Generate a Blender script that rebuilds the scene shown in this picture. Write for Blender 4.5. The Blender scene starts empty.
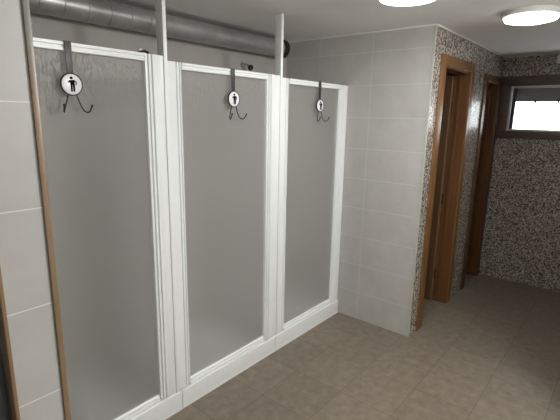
import bpy, bmesh, math, random
from mathutils import Vector, Matrix
random.seed(7)
S = bpy.context.scene
C = S.collection
H = 2.40            # ceiling height
YC = -0.680         # plane of the mosaic wall
XF = 1.955          # far wall
YB = 0.665           # back wall of the shower stalls

# ------------------------------------------------------------------ materials
def new_mat(name):
    m = bpy.data.materials.new(name); m.use_nodes = True
    nt = m.node_tree; nt.nodes.clear()
    out = nt.nodes.new('ShaderNodeOutputMaterial')
    return m, nt, out

def node(nt, kind, **kw):
    n = nt.nodes.new(kind)
    for k, v in kw.items():
        setattr(n, k, v)
    return n

def pbsdf(nt, out, col=(.5, .5, .5), rough=.5, metal=0.0, spec=.5):
    b = nt.nodes.new('ShaderNodeBsdfPrincipled')
    b.inputs['Base Color'].default_value = (*col, 1)
    b.inputs['Roughness'].default_value = rough
    b.inputs['Metallic'].default_value = metal
    b.inputs['Specular IOR Level'].default_value = spec
    nt.links.new(b.outputs[0], out.inputs[0])
    return b

def ramp(nt, fac, stops, interp='LINEAR'):
    r = nt.nodes.new('ShaderNodeValToRGB')
    r.color_ramp.interpolation = interp
    e = r.color_ramp.elements
    while len(e) > 1: e.remove(e[-1])
    e[0].position, e[0].color = stops[0][0], (*stops[0][1], 1)
    for p, c in stops[1:]:
        k = e.new(p); k.color = (*c, 1)
    nt.links.new(fac, r.inputs[0])
    return r

def world_pos(nt):
    g = nt.nodes.new('ShaderNodeNewGeometry')
    return g.outputs['Position']

def obj_pos(nt):
    return nt.nodes.new('ShaderNodeTexCoord').outputs['Object']

def noise(nt, vec, scale, detail=3, rough=.55, stretch=None):
    if stretch:
        mp = nt.nodes.new('ShaderNodeMapping'); mp.inputs['Scale'].default_value = stretch
        nt.links.new(vec, mp.inputs[0]); vec = mp.outputs[0]
    n = nt.nodes.new('ShaderNodeTexNoise')
    n.inputs['Scale'].default_value = scale; n.inputs['Detail'].default_value = detail
    n.inputs['Roughness'].default_value = rough
    nt.links.new(vec, n.inputs['Vector'])
    return n.outputs['Fac']

def bump(nt, bsdf, height, strength=.2, dist=.002):
    b = nt.nodes.new('ShaderNodeBump')
    b.inputs['Strength'].default_value = strength; b.inputs['Distance'].default_value = dist
    nt.links.new(height, b.inputs['Height'])
    nt.links.new(b.outputs[0], bsdf.inputs['Normal'])

def simple(name, col, rough=.5, metal=0.0, var=.06, scale=14, spec=.5):
    m, nt, out = new_mat(name)
    b = pbsdf(nt, out, col, rough, metal, spec)
    f = noise(nt, obj_pos(nt), scale, 4)
    lo = tuple(max(0, c*(1-var)) for c in col); hi = tuple(min(1, c*(1+var)) for c in col)
    r = ramp(nt, f, [(.3, lo), (.7, hi)])
    nt.links.new(r.outputs[0], b.inputs['Base Color'])
    return m

def tile_mat(name, axes, offs, w, h, mortar, cols, grout, rough, nscale=6, spec=.5, tvar=.0, bstr=.25):
    """rectangular tiles in a straight grid; axes pick two world axes"""
    m, nt, out = new_mat(name)
    b = pbsdf(nt, out, rough=rough, spec=spec)
    P = world_pos(nt)
    sp = nt.nodes.new('ShaderNodeSeparateXYZ'); nt.links.new(P, sp.inputs[0])
    cb = nt.nodes.new('ShaderNodeCombineXYZ')
    for i in (0, 1):
        a = node(nt, 'ShaderNodeMath', operation='ADD'); a.inputs[1].default_value = offs[i]
        nt.links.new(sp.outputs[axes[i]], a.inputs[0]); nt.links.new(a.outputs[0], cb.inputs[i])
    br = nt.nodes.new('ShaderNodeTexBrick')
    br.offset = 0; br.squash = 1
    br.inputs['Scale'].default_value = 1
    br.inputs['Brick Width'].default_value = w; br.inputs['Row Height'].default_value = h
    br.inputs['Mortar Size'].default_value = mortar; br.inputs['Mortar Smooth'].default_value = .2
    br.inputs['Color1'].default_value = (1-tvar,)*3+(1,); br.inputs['Color2'].default_value = (1, 1, 1, 1)
    br.inputs['Mortar'].default_value = (1, 1, 1, 1)
    nt.links.new(cb.outputs[0], br.inputs['Vector'])
    f = noise(nt, P, nscale, 6, .62)
    r = ramp(nt, f, [(.28, cols[0]), (.5, cols[1]), (.72, cols[2])])
    mu = node(nt, 'ShaderNodeMix', data_type='RGBA', blend_type='MULTIPLY'); mu.inputs[0].default_value = 1
    nt.links.new(r.outputs[0], mu.inputs[6]); nt.links.new(br.outputs['Color'], mu.inputs[7])
    mx = node(nt, 'ShaderNodeMix', data_type='RGBA')
    nt.links.new(br.outputs['Fac'], mx.inputs[0]); nt.links.new(mu.outputs[2], mx.inputs[6])
    mx.inputs[7].default_value = (*grout, 1)
    nt.links.new(mx.outputs[2], b.inputs['Base Color'])
    inv = node(nt, 'ShaderNodeMath', operation='SUBTRACT'); inv.inputs[0].default_value = 1
    nt.links.new(br.outputs['Fac'], inv.inputs[1])
    bump(nt, b, inv.outputs[0], bstr, .002)
    return m

def mosaic_mat(name, cell, rough):
    m, nt, out = new_mat(name)
    b = pbsdf(nt, out, rough=rough)
    P = world_pos(nt)
    mp = nt.nodes.new('ShaderNodeMapping')
    mp.inputs['Scale'].default_value = (1/cell,)*3; mp.inputs['Location'].default_value = (.37, .41, .29)
    nt.links.new(P, mp.inputs[0])
    fl = node(nt, 'ShaderNodeVectorMath', operation='FLOOR'); nt.links.new(mp.outputs[0], fl.inputs[0])
    wn = node(nt, 'ShaderNodeTexWhiteNoise', noise_dimensions='3D'); nt.links.new(fl.outputs[0], wn.inputs['Vector'])
    r = ramp(nt, wn.outputs['Value'], [(0, (.095, .075, .062)), (.15, (.19, .158, .13)), (.34, (.29, .25, .21)),
                                       (.56, (.44, .40, .34)), (.80, (.62, .58, .51)), (.93, (.12, .10, .086))], 'CONSTANT')
    nt.links.new(r.outputs[0], b.inputs['Base Color'])
    # pillowed tesserae
    fr = node(nt, 'ShaderNodeVectorMath', operation='FRACTION'); nt.links.new(mp.outputs[0], fr.inputs[0])
    bump(nt, b, wn.outputs['Value'], .25, .0015)
    return m

def wood_mat(name, dark, light, rough=.38, axis=2, grey_top=None):
    m, nt, out = new_mat(name)
    b = pbsdf(nt, out, rough=rough)
    st = [38, 38, 38]; st[axis] = 2.0
    P = world_pos(nt)
    f = noise(nt, P, 1.0, 5, .6, tuple(st))
    r = ramp(nt, f, [(.3, dark), (.7, light)])
    if grey_top:
        sp = nt.nodes.new('ShaderNodeSeparateXYZ'); nt.links.new(P, sp.inputs[0])
        mr = nt.nodes.new('ShaderNodeMapRange')
        mr.inputs[1].default_value, mr.inputs[2].default_value = grey_top[0], grey_top[1]
        nt.links.new(sp.outputs[2], mr.inputs[0])
        mx = node(nt, 'ShaderNodeMix', data_type='RGBA')
        nt.links.new(mr.outputs[0], mx.inputs[0]); nt.links.new(r.outputs[0], mx.inputs[6])
        mx.inputs[7].default_value = (*grey_top[2], 1)
        nt.links.new(mx.outputs[2], b.inputs['Base Color'])
    else:
        nt.links.new(r.outputs[0], b.inputs['Base Color'])
    bump(nt, b, f, .08, .001)
    return m

CLEAR = .40       # share of straight see-through per face of the pane
def frosted_mat(name):
    """textured shower glazing: part milky, part blurred see-through, droplets as a fine bump"""
    m, nt, out = new_mat(name)
    P = world_pos(nt)
    g = nt.nodes.new('ShaderNodeBsdfPrincipled')
    g.inputs['Base Color'].default_value = (1, 1, .995, 1)
    g.inputs['Roughness'].default_value = .40
    g.inputs['Transmission Weight'].default_value = 1.0
    g.inputs['IOR'].default_value = 1.22
    d = nt.nodes.new('ShaderNodeBsdfPrincipled')
    d.inputs['Base Color'].default_value = (.40, .395, .37, 1)
    d.inputs['Roughness'].default_value = .34
    t = nt.nodes.new('ShaderNodeBsdfTranslucent'); t.inputs[0].default_value = (.86, .86, .85, 1)
    mt = nt.nodes.new('ShaderNodeMixShader'); mt.inputs[0].default_value = .05
    nt.links.new(g.outputs[0], mt.inputs[1]); nt.links.new(t.outputs[0], mt.inputs[2])
    mx = nt.nodes.new('ShaderNodeMixShader'); mx.inputs[0].default_value = .27
    nt.links.new(mt.outputs[0], mx.inputs[1]); nt.links.new(d.outputs[0], mx.inputs[2])
    tr = nt.nodes.new('ShaderNodeBsdfTransparent'); tr.inputs[0].default_value = (.97, .97, .97, 1)
    my = nt.nodes.new('ShaderNodeMixShader'); my.inputs[0].default_value = CLEAR
    nt.links.new(mx.outputs[0], my.inputs[1]); nt.links.new(tr.outputs[0], my.inputs[2])
    nt.links.new(my.outputs[0], out.inputs[0])
    f1 = noise(nt, P, 1.0, 3, .6, (95, 95, 40))
    r = ramp(nt, f1, [(.50, (0, 0, 0)), (.66, (1, 1, 1))])
    # droplets gather along the upper hand-width of the pane
    sp = nt.nodes.new('ShaderNodeSeparateXYZ'); nt.links.new(P, sp.inputs[0])
    mr = nt.nodes.new('ShaderNodeMapRange')
    mr.inputs[1].default_value, mr.inputs[2].default_value = 1.72, 1.98
    mr.inputs[3].default_value, mr.inputs[4].default_value = .04, 1.0
    nt.links.new(sp.outputs[2], mr.inputs[0])
    mu = node(nt, 'ShaderNodeMath', operation='MULTIPLY')
    nt.links.new(r.outputs[0], mu.inputs[0]); nt.links.new(mr.outputs[0], mu.inputs[1])
    dc = ramp(nt, mu.outputs[0], [(0, (.66, .655, .62)), (.6, (.85, .85, .83))])
    nt.links.new(dc.outputs[0], d.inputs['Base Color'])
    for bs in (g, d):
        bump(nt, bs, mu.outputs[0], 1.0, .006)
    return m

def emit_mat(name, col, strength):
    m, nt, out = new_mat(name)
    e = nt.nodes.new('ShaderNodeEmission')
    e.inputs[0].default_value = (*col, 1); e.inputs[1].default_value = strength
    nt.links.new(e.outputs[0], out.inputs[0])
    return m

def pane_mat(name):
    m, nt, out = new_mat(name)
    b = pbsdf(nt, out, (.95, .97, .97), .02)
    b.inputs['Transmission Weight'].default_value = 1; b.inputs['IOR'].default_value = 1.02
    return m

TILE_C = ((.43, .42, .395), (.47, .46, .435), (.51, .50, .475))
M = {}
M['tile_side'] = tile_mat('side wall tiles', (1, 2), (10.197, 10.0), .5, .25, .0022, TILE_C, (.60, .59, .565), .33)
M['tile_pier'] = tile_mat('pier tiles', (0, 2), (10.4, 10.0-.0215), .5, .25, .0016, ((.43, .425, .41), (.465, .46, .44), (.50, .495, .475)), (.72, .71, .69), .33, 5)
M['floor'] = tile_mat('floor tiles', (0, 1), (10.276-.01, 10.276), .357, .357, .0020,
                      ((.165, .134, .098), (.207, .171, .129), (.258, .217, .168)), (.105, .083, .060), .42, 17, tvar=.10)
M['mosaic'] = mosaic_mat('stone mosaic', .0100, .26)
M['ceiling'] = simple('ceiling paint', (.86, .85, .83), .8, var=.03, scale=3)
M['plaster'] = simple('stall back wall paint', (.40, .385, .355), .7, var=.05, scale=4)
M['room'] = simple('plain wall paint', (.70, .69, .67), .7, var=.04, scale=3)
M['white'] = simple('white coated aluminium', (.80, .825, .815), .32, var=.02)
M['acrylic'] = simple('white acrylic tray', (.78, .80, .79), .25, var=.02)
M['caulk'] = simple('white joint strip', (.72, .71, .68), .6, var=.03)
M['glass'] = frosted_mat('droplet textured frosted glass')
M['black'] = simple('black painted steel', (.018, .018, .018), .4, var=.2)
M['strap'] = simple('dark grey strap steel', (.034, .035, .035), .42, var=.15)
M['ink'] = simple('black sign ink', (.004, .004, .004), .9, var=.1, spec=.1)
M['enamel'] = simple('white enamel', (.80, .79, .82), .25, var=.02)
M['galv'] = simple('galvanised duct steel', (.40, .405, .40), .33, .6, var=.16, scale=9)
M['rubber'] = simple('black rubber', (.012, .012, .013), .6, var=.2)
M['chrome'] = simple('satin chrome', (.55, .55, .54), .25, 1.0, var=.05)
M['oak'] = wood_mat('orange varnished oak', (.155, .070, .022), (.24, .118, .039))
M['oak_shaded'] = wood_mat('oak jamb', (.105, .043, .016), (.175, .076, .028))  # same oak with the doorway's shade put into its colour
M['oak_deep_shade'] = wood_mat('oak leaf', (.075, .038, .017), (.12, .062, .028))  # oak darkened further, shade of leaves and far casing in the colour
M['walnut'] = wood_mat('dark brown window wood', (.085, .055, .043), (.135, .088, .068), axis=1)
M['bead'] = wood_mat('brown edge strip', (.17, .11, .060), (.26, .17, .095), rough=.35, grey_top=(1.78, 1.93, (.21, .21, .185)))
M['bead_l'] = wood_mat('brown door edge', (.19, .12, .062), (.28, .18, .098))
M['charcoal'] = simple('charcoal door paint', (.075, .080, .085), .35, var=.08)
M['alu'] = simple('aluminium window profile', (.62, .62, .60), .35, .5, var=.04)
M['alu_dark'] = simple('dark window reveal', (.022, .024, .034), .45, var=.1)
M['shutter'] = simple('grey shutter slats', (.36, .36, .36), .6, var=.05)
M['lamp_body'] = simple('grey lamp housing', (.50, .49, .47), .5, var=.03)
M['lamp'] = emit_mat('lit lamp diffuser', (1.0, .995, .98), 6.0)
M['pane'] = pane_mat('clear window pane')
M['profile'] = simple('tile edge profile', (.50, .51, .46), .4, var=.05)

# ------------------------------------------------------------------ mesh helpers
def bm_new(): return bmesh.new()

def add_box(bm, x0, x1, y0, y1, z0, z1, bev=0.0, seg=2):
    r = bmesh.ops.create_cube(bm, size=1)
    vs = r['verts']
    for v in vs:
        v.co = Vector(((x0+x1)/2 + v.co.x*(x1-x0), (y0+y1)/2 + v.co.y*(y1-y0), (z0+z1)/2 + v.co.z*(z1-z0)))
    if bev > 0:
        es = list({e for v in vs for e in v.link_edges})
        bmesh.ops.bevel(bm, geom=es, offset=bev, segments=seg, profile=.6, affect='EDGES', clamp_overlap=True)

def add_profile(bm, pts, axis, a0, a1):
    """extrude a closed 2-D outline along an axis. axis 'z': pts=(x,y); 'x': pts=(y,z)"""
    def mk(p, a):
        return bm.verts.new((p[0], p[1], a) if axis == 'z' else (a, p[0], p[1]))
    A = [mk(p, a0) for p in pts]; B = [mk(p, a1) for p in pts]
    n = len(pts)
    for i in range(n):
        bm.faces.new((A[i], A[(i+1) % n], B[(i+1) % n], B[i]))
    bm.faces.new(A[::-1]); bm.faces.new(B)

def add_cyl(bm, c, r, h, axis='z', seg=40, r2=None):
    rr = bmesh.ops.create_cone(bm, cap_ends=True, segments=seg, radius1=r, radius2=r if r2 is None else r2, depth=h)
    rot = {'z': Matrix(), 'x': Matrix.Rotation(math.pi/2, 4, 'Y'), 'y': Matrix.Rotation(-math.pi/2, 4, 'X')}[axis]
    bmesh.ops.transform(bm, verts=rr['verts'], matrix=Matrix.Translation(c) @ rot)

def add_lathe(bm, prof, seg=48, mat=Matrix()):
    """prof: list of (r, z) spun about z"""
    rings = []
    for r, z in prof:
        if r < 1e-6:
            rings.append([bm.verts.new(mat @ Vector((0, 0, z)))])
        else:
            rings.append([bm.verts.new(mat @ Vector((r*math.cos(2*math.pi*i/seg), r*math.sin(2*math.pi*i/seg), z))) for i in range(seg)])
    for a, b in zip(rings, rings[1:]):
        for i in range(seg):
            j = (i+1) % seg
            if len(a) == 1 and len(b) == 1: continue
            if len(a) == 1: bm.faces.new((a[0], b[j], b[i]))
            elif len(b) == 1: bm.faces.new((a[i], a[j], b[0]))
            else: bm.faces.new((a[i], a[j], b[j], b[i]))

def smooth_path(pts, n=6):
    P = [Vector(p) for p in pts]; out = []
    for i in range(len(P)-1):
        p0, p1, p2, p3 = P[max(i-1, 0)], P[i], P[i+1], P[min(i+2, len(P)-1)]
        for k in range(n):
            t = k/n
            out.append(.5*((2*p1)+(p2-p0)*t+(2*p0-5*p1+4*p2-p3)*t*t+(3*p1-p0-3*p2+p3)*t**3))
    out.append(P[-1]); return out

def add_tube(bm, path, rad, seg=10):
    rings = []
    up = Vector((.31, .2, .93)).normalized()
    for i, p in enumerate(path):
        d = (path[min(i+1, len(path)-1)] - path[max(i-1, 0)]).normalized()
        a = d.cross(up)
        if a.length < 1e-3: a = d.cross(Vector((1, 0, 0)))
        a.normalize(); b = d.cross(a)
        rings.append([bm.verts.new(p + rad*(math.cos(2*math.pi*k/seg)*a + math.sin(2*math.pi*k/seg)*b)) for k in range(seg)])
    for r, s in zip(rings, rings[1:]):
        for k in range(seg):
            bm.faces.new((r[k], r[(k+1) % seg], s[(k+1) % seg], s[k]))
    bm.faces.new(rings[0][::-1]); bm.faces.new(rings[-1])

def obj(name, bm, mat, parent=None, smooth=False):
    bmesh.ops.recalc_face_normals(bm, faces=bm.faces)
    me = bpy.data.meshes.new(name); bm.to_mesh(me); bm.free()
    me.materials.append(mat)
    if smooth:
        for p in me.polygons: p.use_smooth = True
        me.set_sharp_from_angle(angle=math.radians(38))
    o = bpy.data.objects.new(name, me); C.objects.link(o)
    if parent: o.parent = parent
    return o

def box_obj(name, dims, mat, parent=None, bev=0.0):
    bm = bm_new(); add_box(bm, *dims, bev=bev)
    return obj(name, bm, mat, parent, smooth=bev > 0)

def empty(name, loc):
    o = bpy.data.objects.new(name, None); o.empty_display_size = .05
    C.objects.link(o); o.location = loc
    return o

def tag(o, label, cat, group=None):
    o['label'] = label; o['category'] = cat
    if group: o['group'] = group
    return o

def thing(name, loc, label, cat, group=None):
    return tag(empty(name, loc), label, cat, group)

def struct(o, label, cat):
    o['kind'] = 'structure'; o['label'] = label; o['category'] = cat
    return o

def copy_tree(o, parent=None):
    c = o.copy(); C.objects.link(c)
    if parent: c.parent = parent
    for ch in list(o.children): copy_tree(ch, c)
    return c

# ------------------------------------------------------------------ room shell
X0, Y0 = -4.6, -3.3           # room limits behind and left of the camera
struct(box_obj('floor', (X0, XF+.22, Y0, 1.6, -.1, 0), M['floor']), 'brown mottled square floor tiles across the washroom', 'floor')
struct(box_obj('ceiling', (X0, XF+.22, Y0, 1.6, H, H+.1), M['ceiling']), 'plain matt grey ceiling with two round lamps', 'ceiling')
struct(box_obj('wall_side', (0, .12, YC+.005, 1.6, 0, H), M['tile_side']), 'pale grey tiled wall at the end of the shower row', 'wall')
struct(box_obj('wall_back', (-2.731, 0, YB, YB+.1, 0, H), M['plaster']), 'plain beige wall behind the shower stalls', 'wall')

bm = bm_new()
add_box(bm, .002, .12, YC, YC+.005, 0, H)
add_box(bm, .12, .232, YC, YC+.12, 0, H)
add_box(bm, .232, .875, YC, YC+.12, 2.150, H)
add_box(bm, .875, 1.390, YC, YC+.12, 0, H)
add_box(bm, 1.390, 1.865, YC, YC+.12, 2.125, H)
add_box(bm, 1.865, XF, YC, YC+.12, 0, H)
struct(obj('wall_corridor', bm, M['mosaic']), 'speckled stone mosaic wall holding two wooden doorways', 'wall')

WY0, WY1, WZ0, WZ1 = -1.88, -.785, 1.64, 2.10        # window opening in the far wall
bm = bm_new()
add_box(bm, XF, XF+.2, WY1, 1.6, 0, H)
add_box(bm, XF, XF+.2, Y0, WY0, 0, H)
add_box(bm, XF, XF+.2, WY0, WY1, 0, WZ0)
add_box(bm, XF, XF+.2, WY0, WY1, WZ1, H)
struct(obj('wall_far', bm, M['mosaic']), 'dark speckled mosaic wall under the window', 'wall')

bm = bm_new()
add_box(bm, X0, XF+.2, Y0-.1, Y0, 0, H)
struct(obj('wall_near', bm, M['room']), 'plain wall facing the showers', 'wall')
struct(box_obj('wall_added_shade', (-.55, XF, -2.12, -2.0, 0, H), M['mosaic']), 'unseen mosaic wall added to shade the far end of the passage', 'wall')  # unseen wall put in to keep light off the far end
struct(box_obj('wall_entrance', (X0-.1, X0, Y0, 1.6, 0, H), M['room']), 'plain wall at the entrance end', 'wall')
# short wall that closes the shower row on the left, end face tiled
struct(box_obj('wall_left', (-2.840, -2.731, -.79, YB+.1, 0, H), M['tile_pier']), 'narrow pale tiled wall end left of the showers', 'wall')
bm = bm_new()
add_box(bm, X0, -3.70, -.79, -.67, 0, H); add_box(bm, -3.70, -2.838, -.79, -.67, 2.10, H)
struct(obj('wall_lobby', bm, M['tile_pier']), 'pale tiled wall around the charcoal door', 'wall')
bm = bm_new()
add_box(bm, .12, XF, 1.5, 1.6, 0, H); add_box(bm, 1.10, 1.16, YC+.12, 1.5, 0, H)
struct(obj('wall_rooms', bm, M['room']), 'walls of the unlit rooms behind the doorways', 'wall')

# wood beads on both edges of the tiled wall end
struct(box_obj('trim_1', (-2.731, -2.7165, -.797, -.74, 0, H), M['bead'], bev=.002), 'thin brown edge strip between tiled wall end and first shower door', 'trim')
# corner profile where tiled wall meets mosaic
struct(box_obj('trim_2', (-.004, .004, YC-.004, YC+.008, 0, H), M['profile'], bev=.001), 'thin metal edge profile at the mosaic corner', 'trim')
bm = bm_new()
add_box(bm, 0, XF, YC-.010, YC, H-.012, H, .002); add_box(bm, XF-.010, XF, Y0, YC-.01, H-.012, H, .002)
struct(obj('trim_3', bm, M['caulk']), 'white joint strip between mosaic walls and ceiling', 'trim')
struct(box_obj('trim_4', (-.008, 0, YC, YB, H-.009, H), M['caulk']), 'white joint strip between side wall and ceiling', 'trim')

# ------------------------------------------------------------------ doors in the mosaic wall
def doorway(name, xa, xb, zt, hd, wl, wr, m_case, m_jamb, m_leaf, label):
    d = struct(empty(name, ((xa+xb)/2, YC, 0)), label, 'door')
    ox = (xa+xb)/2
    def L(x): return x-ox
    t = .016; g = .004
    bm = bm_new()                                               # casing on the corridor side
    add_box(bm, L(xa-wl), L(xa)+.004, -t, 0, 0, zt+hd, .004)
    add_box(bm, L(xb)-.004, L(xb+wr), -t, 0, 0, zt+hd, .004)
    add_box(bm, L(xa)+.004, L(xb)-.004, -t, 0, zt-.004, zt+hd, .004)
    obj('casing', bm, m_case, d, True)
    bm = bm_new()                                               # jamb lining through the wall with its stop
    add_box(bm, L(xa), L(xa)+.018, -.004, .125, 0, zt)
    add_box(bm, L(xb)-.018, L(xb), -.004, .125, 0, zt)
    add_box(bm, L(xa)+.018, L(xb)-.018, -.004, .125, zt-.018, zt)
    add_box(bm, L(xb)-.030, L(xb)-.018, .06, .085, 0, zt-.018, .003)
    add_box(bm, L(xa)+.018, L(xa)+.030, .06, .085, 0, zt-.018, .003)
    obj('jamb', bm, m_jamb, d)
    w = xb-xa-.05
    x1 = L(xb)-.022; x0 = x1-.040
    leaf = box_obj('door_leaf', (x0, x1, .128, .128+w, .012, zt-.025), m_leaf, d, bev=.004)
    bm = bm_new()                                               # lighter lipping on the hinge edge
    add_box(bm, x0-.001, x1-.004, .1255, .1305, .014, zt-.028, .001)
    obj('edge_lipping', bm, M['bead_l'], leaf)
    for z in (.28, 1.02, zt-.30):
        bm = bm_new()
        add_cyl(bm, (x1-.012, .128, z), .0080, .095, seg=16)
        add_box(bm, x1-.014, x1+.004, .1195, .1275, z-.04, z+.04)
        obj('hinge', bm, M['black'], leaf, True)
    bm = bm_new()
    add_box(bm, x0-.006, x0, .128+w-.075, .128+w-.035, .95, 1.15, .003)
    add_tube(bm, smooth_path([(x0-.004, .128+w-.055, 1.06), (x0-.045, .128+w-.055, 1.06), (x0-.052, .128+w-.075, 1.06), (x0-.052, .128+w-.16, 1.06)], 5), .008)
    obj('handle', bm, M['chrome'], leaf, True)
    return d
doorway('door_1', .232, .875, 2.150, .072, .092, .080, M['oak'], M['oak_shaded'], M['oak_deep_shade'], 'open orange wood doorway nearest the tiled corner')
doorway('door_2', 1.390, 1.865, 2.125, .055, .075, .083, M['oak_deep_shade'], M['oak_shaded'], M['oak_deep_shade'], 'second wood doorway beside the window corner')

# charcoal door left of the tiled wall end
d = struct(empty('door_3', (-3.27, -.79, 0)), 'dark charcoal door beside the tiled wall end', 'door')
bm = bm_new()
add_box(bm, .4225, .432, -.012, .12, 0, 2.10, .003); add_box(bm, -.43, -.41, -.012, .12, 0, 2.10, .003)
add_box(bm, -.41, .4225, -.012, .12, 2.08, 2.10, .003)
obj('jamb', bm, M['bead_l'], d, True)
leaf = box_obj('door_leaf', (-.405, .419, .02, .06, .008, 2.075), M['charcoal'], d, bev=.003)
for z in (.3, 1.27, 1.85):
    bm = bm_new(); add_cyl(bm, (.411, .016, z), .009, .09, seg=16)
    obj('hinge', bm, M['black'], leaf, True)
bm = bm_new()
add_box(bm, -.37, -.33, .014, .02, .95, 1.15, .002)
add_tube(bm, smooth_path([(-.35, .028, 1.06), (-.35, -.015, 1.06), (-.33, -.022, 1.06), (-.24, -.022, 1.06)], 5), .008)
obj('handle', bm, M['chrome'], leaf, True)

# ------------------------------------------------------------------ window
w = struct(empty('window_1', (XF, (WY0+WY1)/2, WZ0)), 'small bright window set high in dark wood framing', 'window')
oy = (WY0+WY1)/2
def W(y): return y-oy
zz = WZ1-WZ0
bm = bm_new()
add_box(bm, -.018, 0, W(-1.96), W(YC)-.002, zz, zz+.098, .003)        # head board
add_box(bm, -.018, 0, W(-1.96), W(YC)-.002, -.075, 0, .003)          # board below
add_box(bm, -.018, 0, W(WY1), W(YC)-.002, 0, zz, .003)
add_box(bm, -.018, 0, W(-1.96), W(WY0), 0, zz, .003)
obj('casing', bm, M['walnut'], w, True)
bm = bm_new()
fw = .022
add_box(bm, -.012, .05, W(WY1)-fw, W(WY1), 0, zz, .003); add_box(bm, -.012, .05, W(WY0), W(WY0)+fw, 0, zz, .003)
add_box(bm, -.012, .05, W(WY0)+fw, W(WY1)-fw, 0, fw, .003); add_box(bm, -.012, .05, W(WY0)+fw, W(WY1)-fw, zz-fw, zz, .003)
obj('window_frame', bm, M['alu'], w, True)
bm = bm_new()
add_box(bm, .05, .20, W(WY1)-.018, W(WY1), 0, zz); add_box(bm, .05, .20, W(WY0), W(WY0)+.018, 0, zz)
add_box(bm, .015, .05, W(WY1)-fw-.028, W(WY1)-fw, fw, zz-fw, .003)
obj('reveal', bm, M['alu_dark'], w)
obj_p = box_obj('pane', (.030, .036, W(WY0)+fw, W(WY1)-fw-.028, fw, zz-fw), M['pane'], w)
bm = bm_new()
for k in range(4):
    z1 = zz-.012-k*.036
    add_box(bm, .10, .112, W(WY0)+.02, W(WY1)-.02, z1-.0357, z1, .0012)
obj('roller_shutter', bm, M['shutter'], w, True)
for yy in (-1.005, -1.21, -1.45, -1.68):
    box_obj('shutter_stop', (.092, .10, W(yy)-.008, W(yy)+.008, zz-.172, zz-.140), M['black'], w, bev=.002)

# ------------------------------------------------------------------ ceiling lamps
def lamp():
    t = thing('ceiling_lamp', (-.905, -.866, H), 'lit round ceiling lamp nearer the showers, cut off by the top of the photo', 'lamp', 'round ceiling lamps')
    bm = bm_new()
    add_lathe(bm, [(0, 0), (.172, 0), (.176, -.006), (.176, -.030), (.168, -.034), (0, -.034)], 56)
    obj('lamp_housing', bm, M['lamp_body'], t, True)
    bm = bm_new()
    add_lathe(bm, [(0, -.0345), (.158, -.0345), (.160, -.040), (.152, -.053), (.11, -.063), (.05, -.067), (0, -.068)], 56)
    obj('diffuser', bm, M['lamp'], t, True)
    bm = bm_new()
    add_box(bm, -.168, -.153, -.012, .012, -.050, -.0335, .003)
    obj('clip', bm, M['lamp_body'], t, True)
    return t
l1 = lamp(); l1.scale = (.94, .94, .94); l1.rotation_euler.z = math.pi+.42
l2 = copy_tree(l1); l2.location = (-.025, -1.268, H); l2.rotation_euler.z = math.pi+.2
l2['label'] = 'lit round ceiling lamp with grey rim, fully in view toward the window'
l_fill = copy_tree(l1); l_fill.location = (-1.35, -2.6, H); l_fill['label'] = 'unseen round ceiling lamp added to light the near side of the room'  # added out of view as fill for the near side

# ------------------------------------------------------------------ shower trays, screens, posts
stalls = [(-2.711, -1.757), (-1.755, -.889), (-.887, -.002)]
where = ['left', 'middle', 'right']
desc_t = ['white shower tray with raised front lip under the left frosted door by the wall end',
          'white shower tray with raised front lip under the middle frosted door',
          'white shower tray with raised front lip ending at the grey tiled side wall']
for (xa, xb), ds in zip(stalls, desc_t):
    t = thing('shower_tray', ((xa+xb)/2, 0, 0), ds, 'shower tray', 'white shower trays')
    hw = (xb-xa)/2
    bm = bm_new()
    add_box(bm, -hw, hw, 0, .075, 0, .1215, .006, 3)                 # front lip
    obj('apron', bm, M['acrylic'], t, True)
    bm = bm_new()
    add_box(bm, -hw, hw, .0752, YB-.002, 0, .045)
    add_box(bm, -hw, -hw+.03, .0752, YB-.002, .045, .085, .006); add_box(bm, hw-.03, hw, .0752, YB-.002, .045, .085, .006)
    add_box(bm, -hw+.03, hw-.03, YB-.032, YB-.002, .045, .085, .006)
    obj('basin', bm, M['acrylic'], t, True)
    bm = bm_new()
    add_lathe(bm, [(0, .0455), (.045, .0455), (.045, .049), (.036, .050), (.030, .047), (0, .047)], 32, Matrix.Translation((0, .38, 0)))
    obj('drain', bm, M['chrome'], t, True)
    bm = bm_new(); add_box(bm, -hw, hw, -.0045, 0.0, 0, .006, .001)
    obj('sealant_bead', bm, M['caulk'], t, True)

def stile_pts(x0, x1, glass_right):
    """outline of a door stile with two ribs next to the glass"""
    w = x1-x0
    f = [(0, .026), (.004, .012), (.012, .010), (.014, .018), (.020, .018), (.023, .008), (.032, .008), (.035, .016), (.040, .016), (.043, .006), (w, .006)]
    pts = [(x, y) for x, y in f if x < w-.002] + [(w, .006), (w, .045), (0, .045)]
    return [(x0+x, y) for x, y in pts] if not glass_right else [(x1-x, y) for x, y in pts][::-1]

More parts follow.
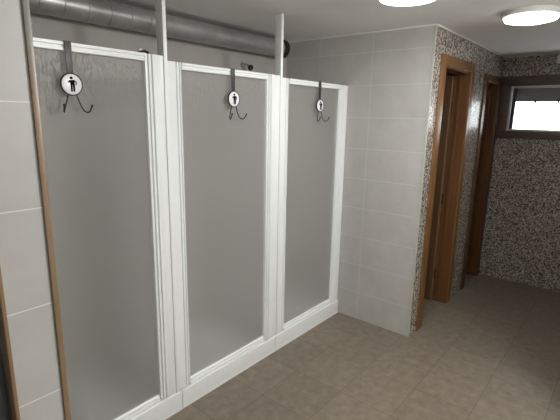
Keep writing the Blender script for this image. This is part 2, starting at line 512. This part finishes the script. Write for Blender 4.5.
screens = [  # xa, glass left, glass right, right end, top
    (-2.709, -2.610, -1.902, -1.794, 2.036,
     'white framed frosted shower door partly hidden by the tiled wall end'),
    (-1.7715, -1.681, -1.006, -.8755, 2.014, 'white framed frosted shower door in the middle, between two white posts'),
    (-.8520, -.773, -.118, -.002, 2.003, 'white framed frosted shower door against the grey tiled side wall')]
ZB = .122
for xa, ga, gb, xb, zt, ds in screens:
    t = thing('shower_door', ((xa+xb)/2, 0, ZB), ds, 'shower door', 'frosted shower doors')
    o = (xa+xb)/2
    L = lambda x: x-o
    hh = zt-ZB
    bm = bm_new(); add_profile(bm, stile_pts(L(xa), L(ga), True), 'z', 0.012, hh); obj('stile', bm, M['white'], t)
    jw = .052
    bm = bm_new(); add_profile(bm, stile_pts(L(gb), L(xb)-jw, False), 'z', 0.012, hh); obj('stile', bm, M['white'], t)
    bm = bm_new(); add_box(bm, L(xb)-jw+.0005, L(xb), .010, .045, 0, hh+.0, .002); obj('wall_profile', bm, M['white'], t, True)
    rz = .036
    bm = bm_new()
    add_profile(bm, [(.006, hh), (.006, hh-.012), (.013, hh-.014), (.013, hh-.018), (.008, hh-.020), (.008, hh-rz+.003), (.012, hh-rz), (.045, hh-rz), (.045, hh)], 'x', L(ga)+.0003, L(gb)-.0003)
    obj('top_rail', bm, M['white'], t)
    bm = bm_new()
    bz = .040
    add_profile(bm, [(.010, 0), (.045, 0), (.045, bz), (.026, bz), (.018, bz-.006), (.016, bz-.014), (.022, bz-.016), (.022, bz-.020), (.012, bz-.023), (.010, .012)][::-1], 'x', L(ga)+.0003, L(gb)-.0003)
    obj('bottom_rail', bm, M['white'], t)
    bm = bm_new(); add_box(bm, L(ga)-.004, L(gb)+.004, .028, .033, bz-.006, hh-rz+.006)
    obj('glass_panel', bm, M['glass'], t)

posts = [(-1.7935, -1.7720, 'white square ceiling post between the left and middle shower doors'),
         (-.8750, -.8525, 'white square ceiling post between the middle and right shower doors')]
for xa, xb, ds in posts:
    p = thing('support_post', ((xa+xb)/2, 0, .122), ds, 'post', 'white ceiling posts')
    hw = (xb-xa)/2
    bm = bm_new(); add_box(bm, -hw, hw, .004, .060, 0, H-.122-.0005, .0025); obj('tube', bm, M['white'], p, True)

for x, nm, ds in [(-1.776, 'a', 'white panel dividing the left and middle shower stalls, seen dimly through frosted glass'),
                  (-.876, 'b', 'white panel dividing the middle and right shower stalls, seen dimly through frosted glass')]:
    p = box_obj('stall_partition', (-.009, .009, .0625, YB-.003, 0, 1.84), M['acrylic'], bev=.003)
    p.location = (x, 0, .0865)
    tag(p, ds, 'partition', 'stall partitions')

# ------------------------------------------------------------------ over-door hooks
def hook():
    t = thing('over_door_hook', (-2.270, 0, 2.036), 'x', 'hook', 'over-door hooks')
    bm = bm_new()
    sw = .0135
    add_box(bm, -sw, sw, -.0035, .0, -.125, .003, .0007)
    add_box(bm, -sw, sw, -.0035, .052, .0005, .0035, .0007)
    add_box(bm, -sw, sw, .0485, .0518, -.035, .003, .0007)
    obj('strap', bm, M['strap'], t, True)
    R90 = Matrix.Translation((0, -.0036, -.170)) @ Matrix.Rotation(math.pi/2, 4, 'X')
    bm = bm_new()
    add_lathe(bm, [(0, 0), (.043, 0), (.044, .003), (.041, .0065), (.03, .0085), (.015, .0095), (0, .0098)], 48, R90)
    disc = obj('sign_disc', bm, M['enamel'], t, True)
    bm = bm_new()
    add_lathe(bm, [(.0425, .0), (.0475, .0), (.0475, .005), (.0455, .0072), (.0425, .0066), (.0425, 0)], 48, R90)
    obj('rim', bm, M['black'], disc, True)
    # standing figure pictogram on the disc
    bm = bm_new()
    ox, oz, y0, y1 = .0005, -.1725, -.0150, -.0128
    add_cyl(bm, (ox-.003, (y0+y1)/2, oz+.0255), .0052, y1-y0, 'y', 20)
    def poly(pts):
        a = [bm.verts.new((ox+x, y0, oz+z)) for x, z in pts]; b = [bm.verts.new((ox+x, y1, oz+z)) for x, z in pts]
        n = len(pts); bm.faces.new(a); bm.faces.new(b[::-1])
        for i in range(n): bm.faces.new((a[i], b[i], b[(i+1) % n], a[(i+1) % n]))
    poly([(-.009, .017), (.007, .019), (.008, .002), (-.007, .001)])             # trunk
    poly([(-.009, .018), (-.0165, .010), (-.0145, .0075), (-.0075, .0125)])       # bent arm
    poly([(-.0165, .010), (-.0155, .0075), (-.004, .0085), (-.004, .0115)])
    poly([(.006, .019), (.0150, .012), (.0140, .009), (.0060, .0135)])
    poly([(.0125, .0125), (.0155, .012), (.0135, -.001), (.0110, -.0005)])
    poly([(-.007, .002), (-.0005, .002), (-.0015, -.025), (-.0065, -.025)])
    poly([(.0008, .002), (.008, .002), (.0075, -.025), (.0025, -.025)])
    bmesh.ops.scale(bm, vec=(1.18, 1, 1.1), verts=bm.verts, space=Matrix.Translation((-ox, 0, -oz)))
    obj('pictogram', bm, M['ink'], disc)
    for s in (-1, 1):
        bm = bm_new()
        pts = [(s*.017, -.006, -.208), (s*.022, -.007, -.226), (s*.033, -.009, -.258), (s*.043, -.016, -.279), (s*.051, -.030, -.285), (s*.056, -.043, -.275), (s*.059, -.054, -.256)]
        add_tube(bm, smooth_path(pts, 6), .0031, 10)
        bmesh.ops.create_icosphere(bm, subdivisions=2, radius=.0052, matrix=Matrix.Translation(pts[-1]))
        obj('hook_arm', bm, M['black'], t, True)
    return t
h1 = hook()
h2 = copy_tree(h1); h2.location = (-1.318, 0, 2.014)
h3 = copy_tree(h1); h3.location = (-.418, 0, 2.003)
for h in (h1, h2, h3): h.location.y = .0015
h1['label'] = 'black over-door hook with white figure disc on the left shower door, largest of the three'
h2['label'] = 'black over-door hook with white figure disc hanging on the middle shower door'
h3['label'] = 'black over-door hook with white figure disc on the right door by the tiled wall'

# ------------------------------------------------------------------ ventilation duct
XD0, XD1, RD = -2.730, -.245, .069
t = thing('ventilation_duct', (0, .55, 2.306), 'long grey round metal ventilation duct under the ceiling above the stalls', 'duct')
def duct(bm, xa, xb, step, first=None, last=9):
    prof = [(RD, xa)]
    x = xa+.02 if first is None else first
    while first is not None and x < min(last, xb-.02):
        prof += [(RD, x-.006), (RD+.0030, x-.003), (RD+.0030, x+.003), (RD, x+.006)]
        x += step
    prof.append((RD, xb))
    m = Matrix.Rotation(math.pi/2, 4, 'Y')
    add_lathe(bm, [(RD-.003, xa)]+prof+[(RD-.003, xb)], 48, m)
bm = bm_new(); duct(bm, XD0, -1.0, .127, -2.67, -1.38); obj('pipe', bm, M['galv'], t, True)
bm = bm_new(); duct(bm, -1.0, XD1, 5); obj('pipe', bm, M['galv'], t, True)
bm = bm_new(); add_lathe(bm, [(RD+.0005, -1.012), (RD+.0025, -1.010), (RD+.0025, -.992), (RD+.0005, -.990)], 48, Matrix.Rotation(math.pi/2, 4, 'Y')); obj('coupling', bm, M['galv'], t, True)
bm = bm_new(); add_lathe(bm, [(0, XD1-.004), (RD+.001, XD1-.004), (RD+.006, XD1), (RD+.006, XD1+.05), (RD-.008, XD1+.055), (0, XD1+.050)], 48, Matrix.Rotation(math.pi/2, 4, 'Y')); obj('end_cap', bm, M['rubber'], t, True)
for x in (-2.40, -1.41, -.275):
    bm = bm_new()
    add_lathe(bm, [(RD+.0035, x-.012), (RD+.0055, x-.012), (RD+.0055, x+.012), (RD+.0035, x+.012), (RD+.0035, x-.012)], 48, Matrix.Rotation(math.pi/2, 4, 'Y'))
    add_box(bm, x-.010, x+.010, -.004, .004, RD, H-2.306-.0005)
    obj('hanger', bm, M['galv'], t, True)

# ------------------------------------------------------------------ shower heads peeking over the doors
def shower_head(x, z, label, face, ma, mh):
    t = thing('wall_mounted_shower', (x, YB, z), label, 'shower', 'wall shower nozzles')
    t.scale = (.75, .75, .75)
    bm = bm_new(); add_cyl(bm, (0, -.006, 0), .026, .011, 'y', 28); obj('wall_flange', bm, M['chrome'], t, True)
    bm = bm_new(); add_tube(bm, smooth_path([(0, -.008, 0), (0, -.05, .004), (0, -.085, -.004), (0, -.105, -.022)], 5), .010, 12); obj('arm', bm, ma, t, True)
    m = Matrix.Translation((0, -.108, -.026)) @ Matrix.Rotation(face, 4, 'X')
    bm = bm_new(); add_lathe(bm, [(0, .02), (.012, .02), (.020, .005), (.028, -.022), (.028, -.030), (0, -.030)], 28, m); obj('head', bm, mh, t, True)
    bm = bm_new(); add_lathe(bm, [(.0285, -.018), (.031, -.018), (.031, -.034), (.024, -.034), (0, -.0315)], 28, m); obj('spray_face', bm, M['rubber'], t, True)
    return t
shower_head(-1.50, 2.138, 'small dark shower head just above the left shower door', -.5, M['strap'], M['strap'])
shower_head(-.575, 2.150, 'grey shower head with black face just above the middle shower door', -1.1, M['galv'], M['galv'])

# ------------------------------------------------------------------ small box high on the far wall
t = thing('junction_box', (XF, -1.205, 2.30), 'small pale box high on the dark mosaic above the window', 'box')
bm = bm_new(); add_box(bm, -.035, -.0005, -.045, .045, 0, .078, .005); obj('housing', bm, M['enamel'], t, True)
bm = bm_new(); add_box(bm, -.039, -.0355, -.036, .036, .008, .070, .002); obj('cover', bm, M['enamel'], t, True)

# ------------------------------------------------------------------ light
def area(name, loc, size, power, col=(1, .995, .98)):
    L_ = bpy.data.lights.new(name, 'AREA'); L_.shape = 'DISK'; L_.size = size; L_.energy = power; L_.color = col
    o = bpy.data.objects.new(name, L_); C.objects.link(o); o.location = loc
    return o
def bulb(name, loc, power, r=.09, col=(1, .995, .98)):
    L_ = bpy.data.lights.new(name, 'POINT'); L_.shadow_soft_size = r; L_.energy = power; L_.color = col
    o = bpy.data.objects.new(name, L_); C.objects.link(o); o.location = loc
    return o
area('lamp_light', (-.905, -.866, H-.072), .30, 5)
area('lamp_light', (-.025, -1.268, H-.072), .30, 1.6)
bulb('lamp_light', (-1.35, -2.6, H-.20), 66, .18)  # main fill light, hung below the added unseen lamp

wd = bpy.data.worlds.new('sky'); S.world = wd; wd.use_nodes = True
bg = wd.node_tree.nodes['Background']
bg.inputs[0].default_value = (.93, .97, 1.0, 1); bg.inputs[1].default_value = 3.2

# ------------------------------------------------------------------ camera
yaw, pitch, roll = 0.6905, -0.2171, 0.0183
dv = Vector((math.cos(pitch)*math.cos(yaw), math.cos(pitch)*math.sin(yaw), math.sin(pitch)))
rt = Vector((math.sin(yaw), -math.cos(yaw), 0)); up = rt.cross(dv)
c, s = math.cos(roll), math.sin(roll)
r2 = c*rt + s*up; u2 = -s*rt + c*up
cam = bpy.data.cameras.new('camera'); co = bpy.data.objects.new('camera', cam); C.objects.link(co)
m = Matrix((r2, u2, -dv)).transposed().to_4x4(); m.translation = (-3.1438, -1.8847, 1.75)
co.matrix_world = m
cam.sensor_width = 36; cam.sensor_fit = 'HORIZONTAL'; cam.lens = 425.27*36/560
cam.clip_start = .02
S.camera = co
S.view_settings.view_transform = 'Standard'; S.view_settings.look = 'None'
S.view_settings.gamma = 1; S.view_settings.use_curve_mapping = False
S.view_settings.exposure = 0.6
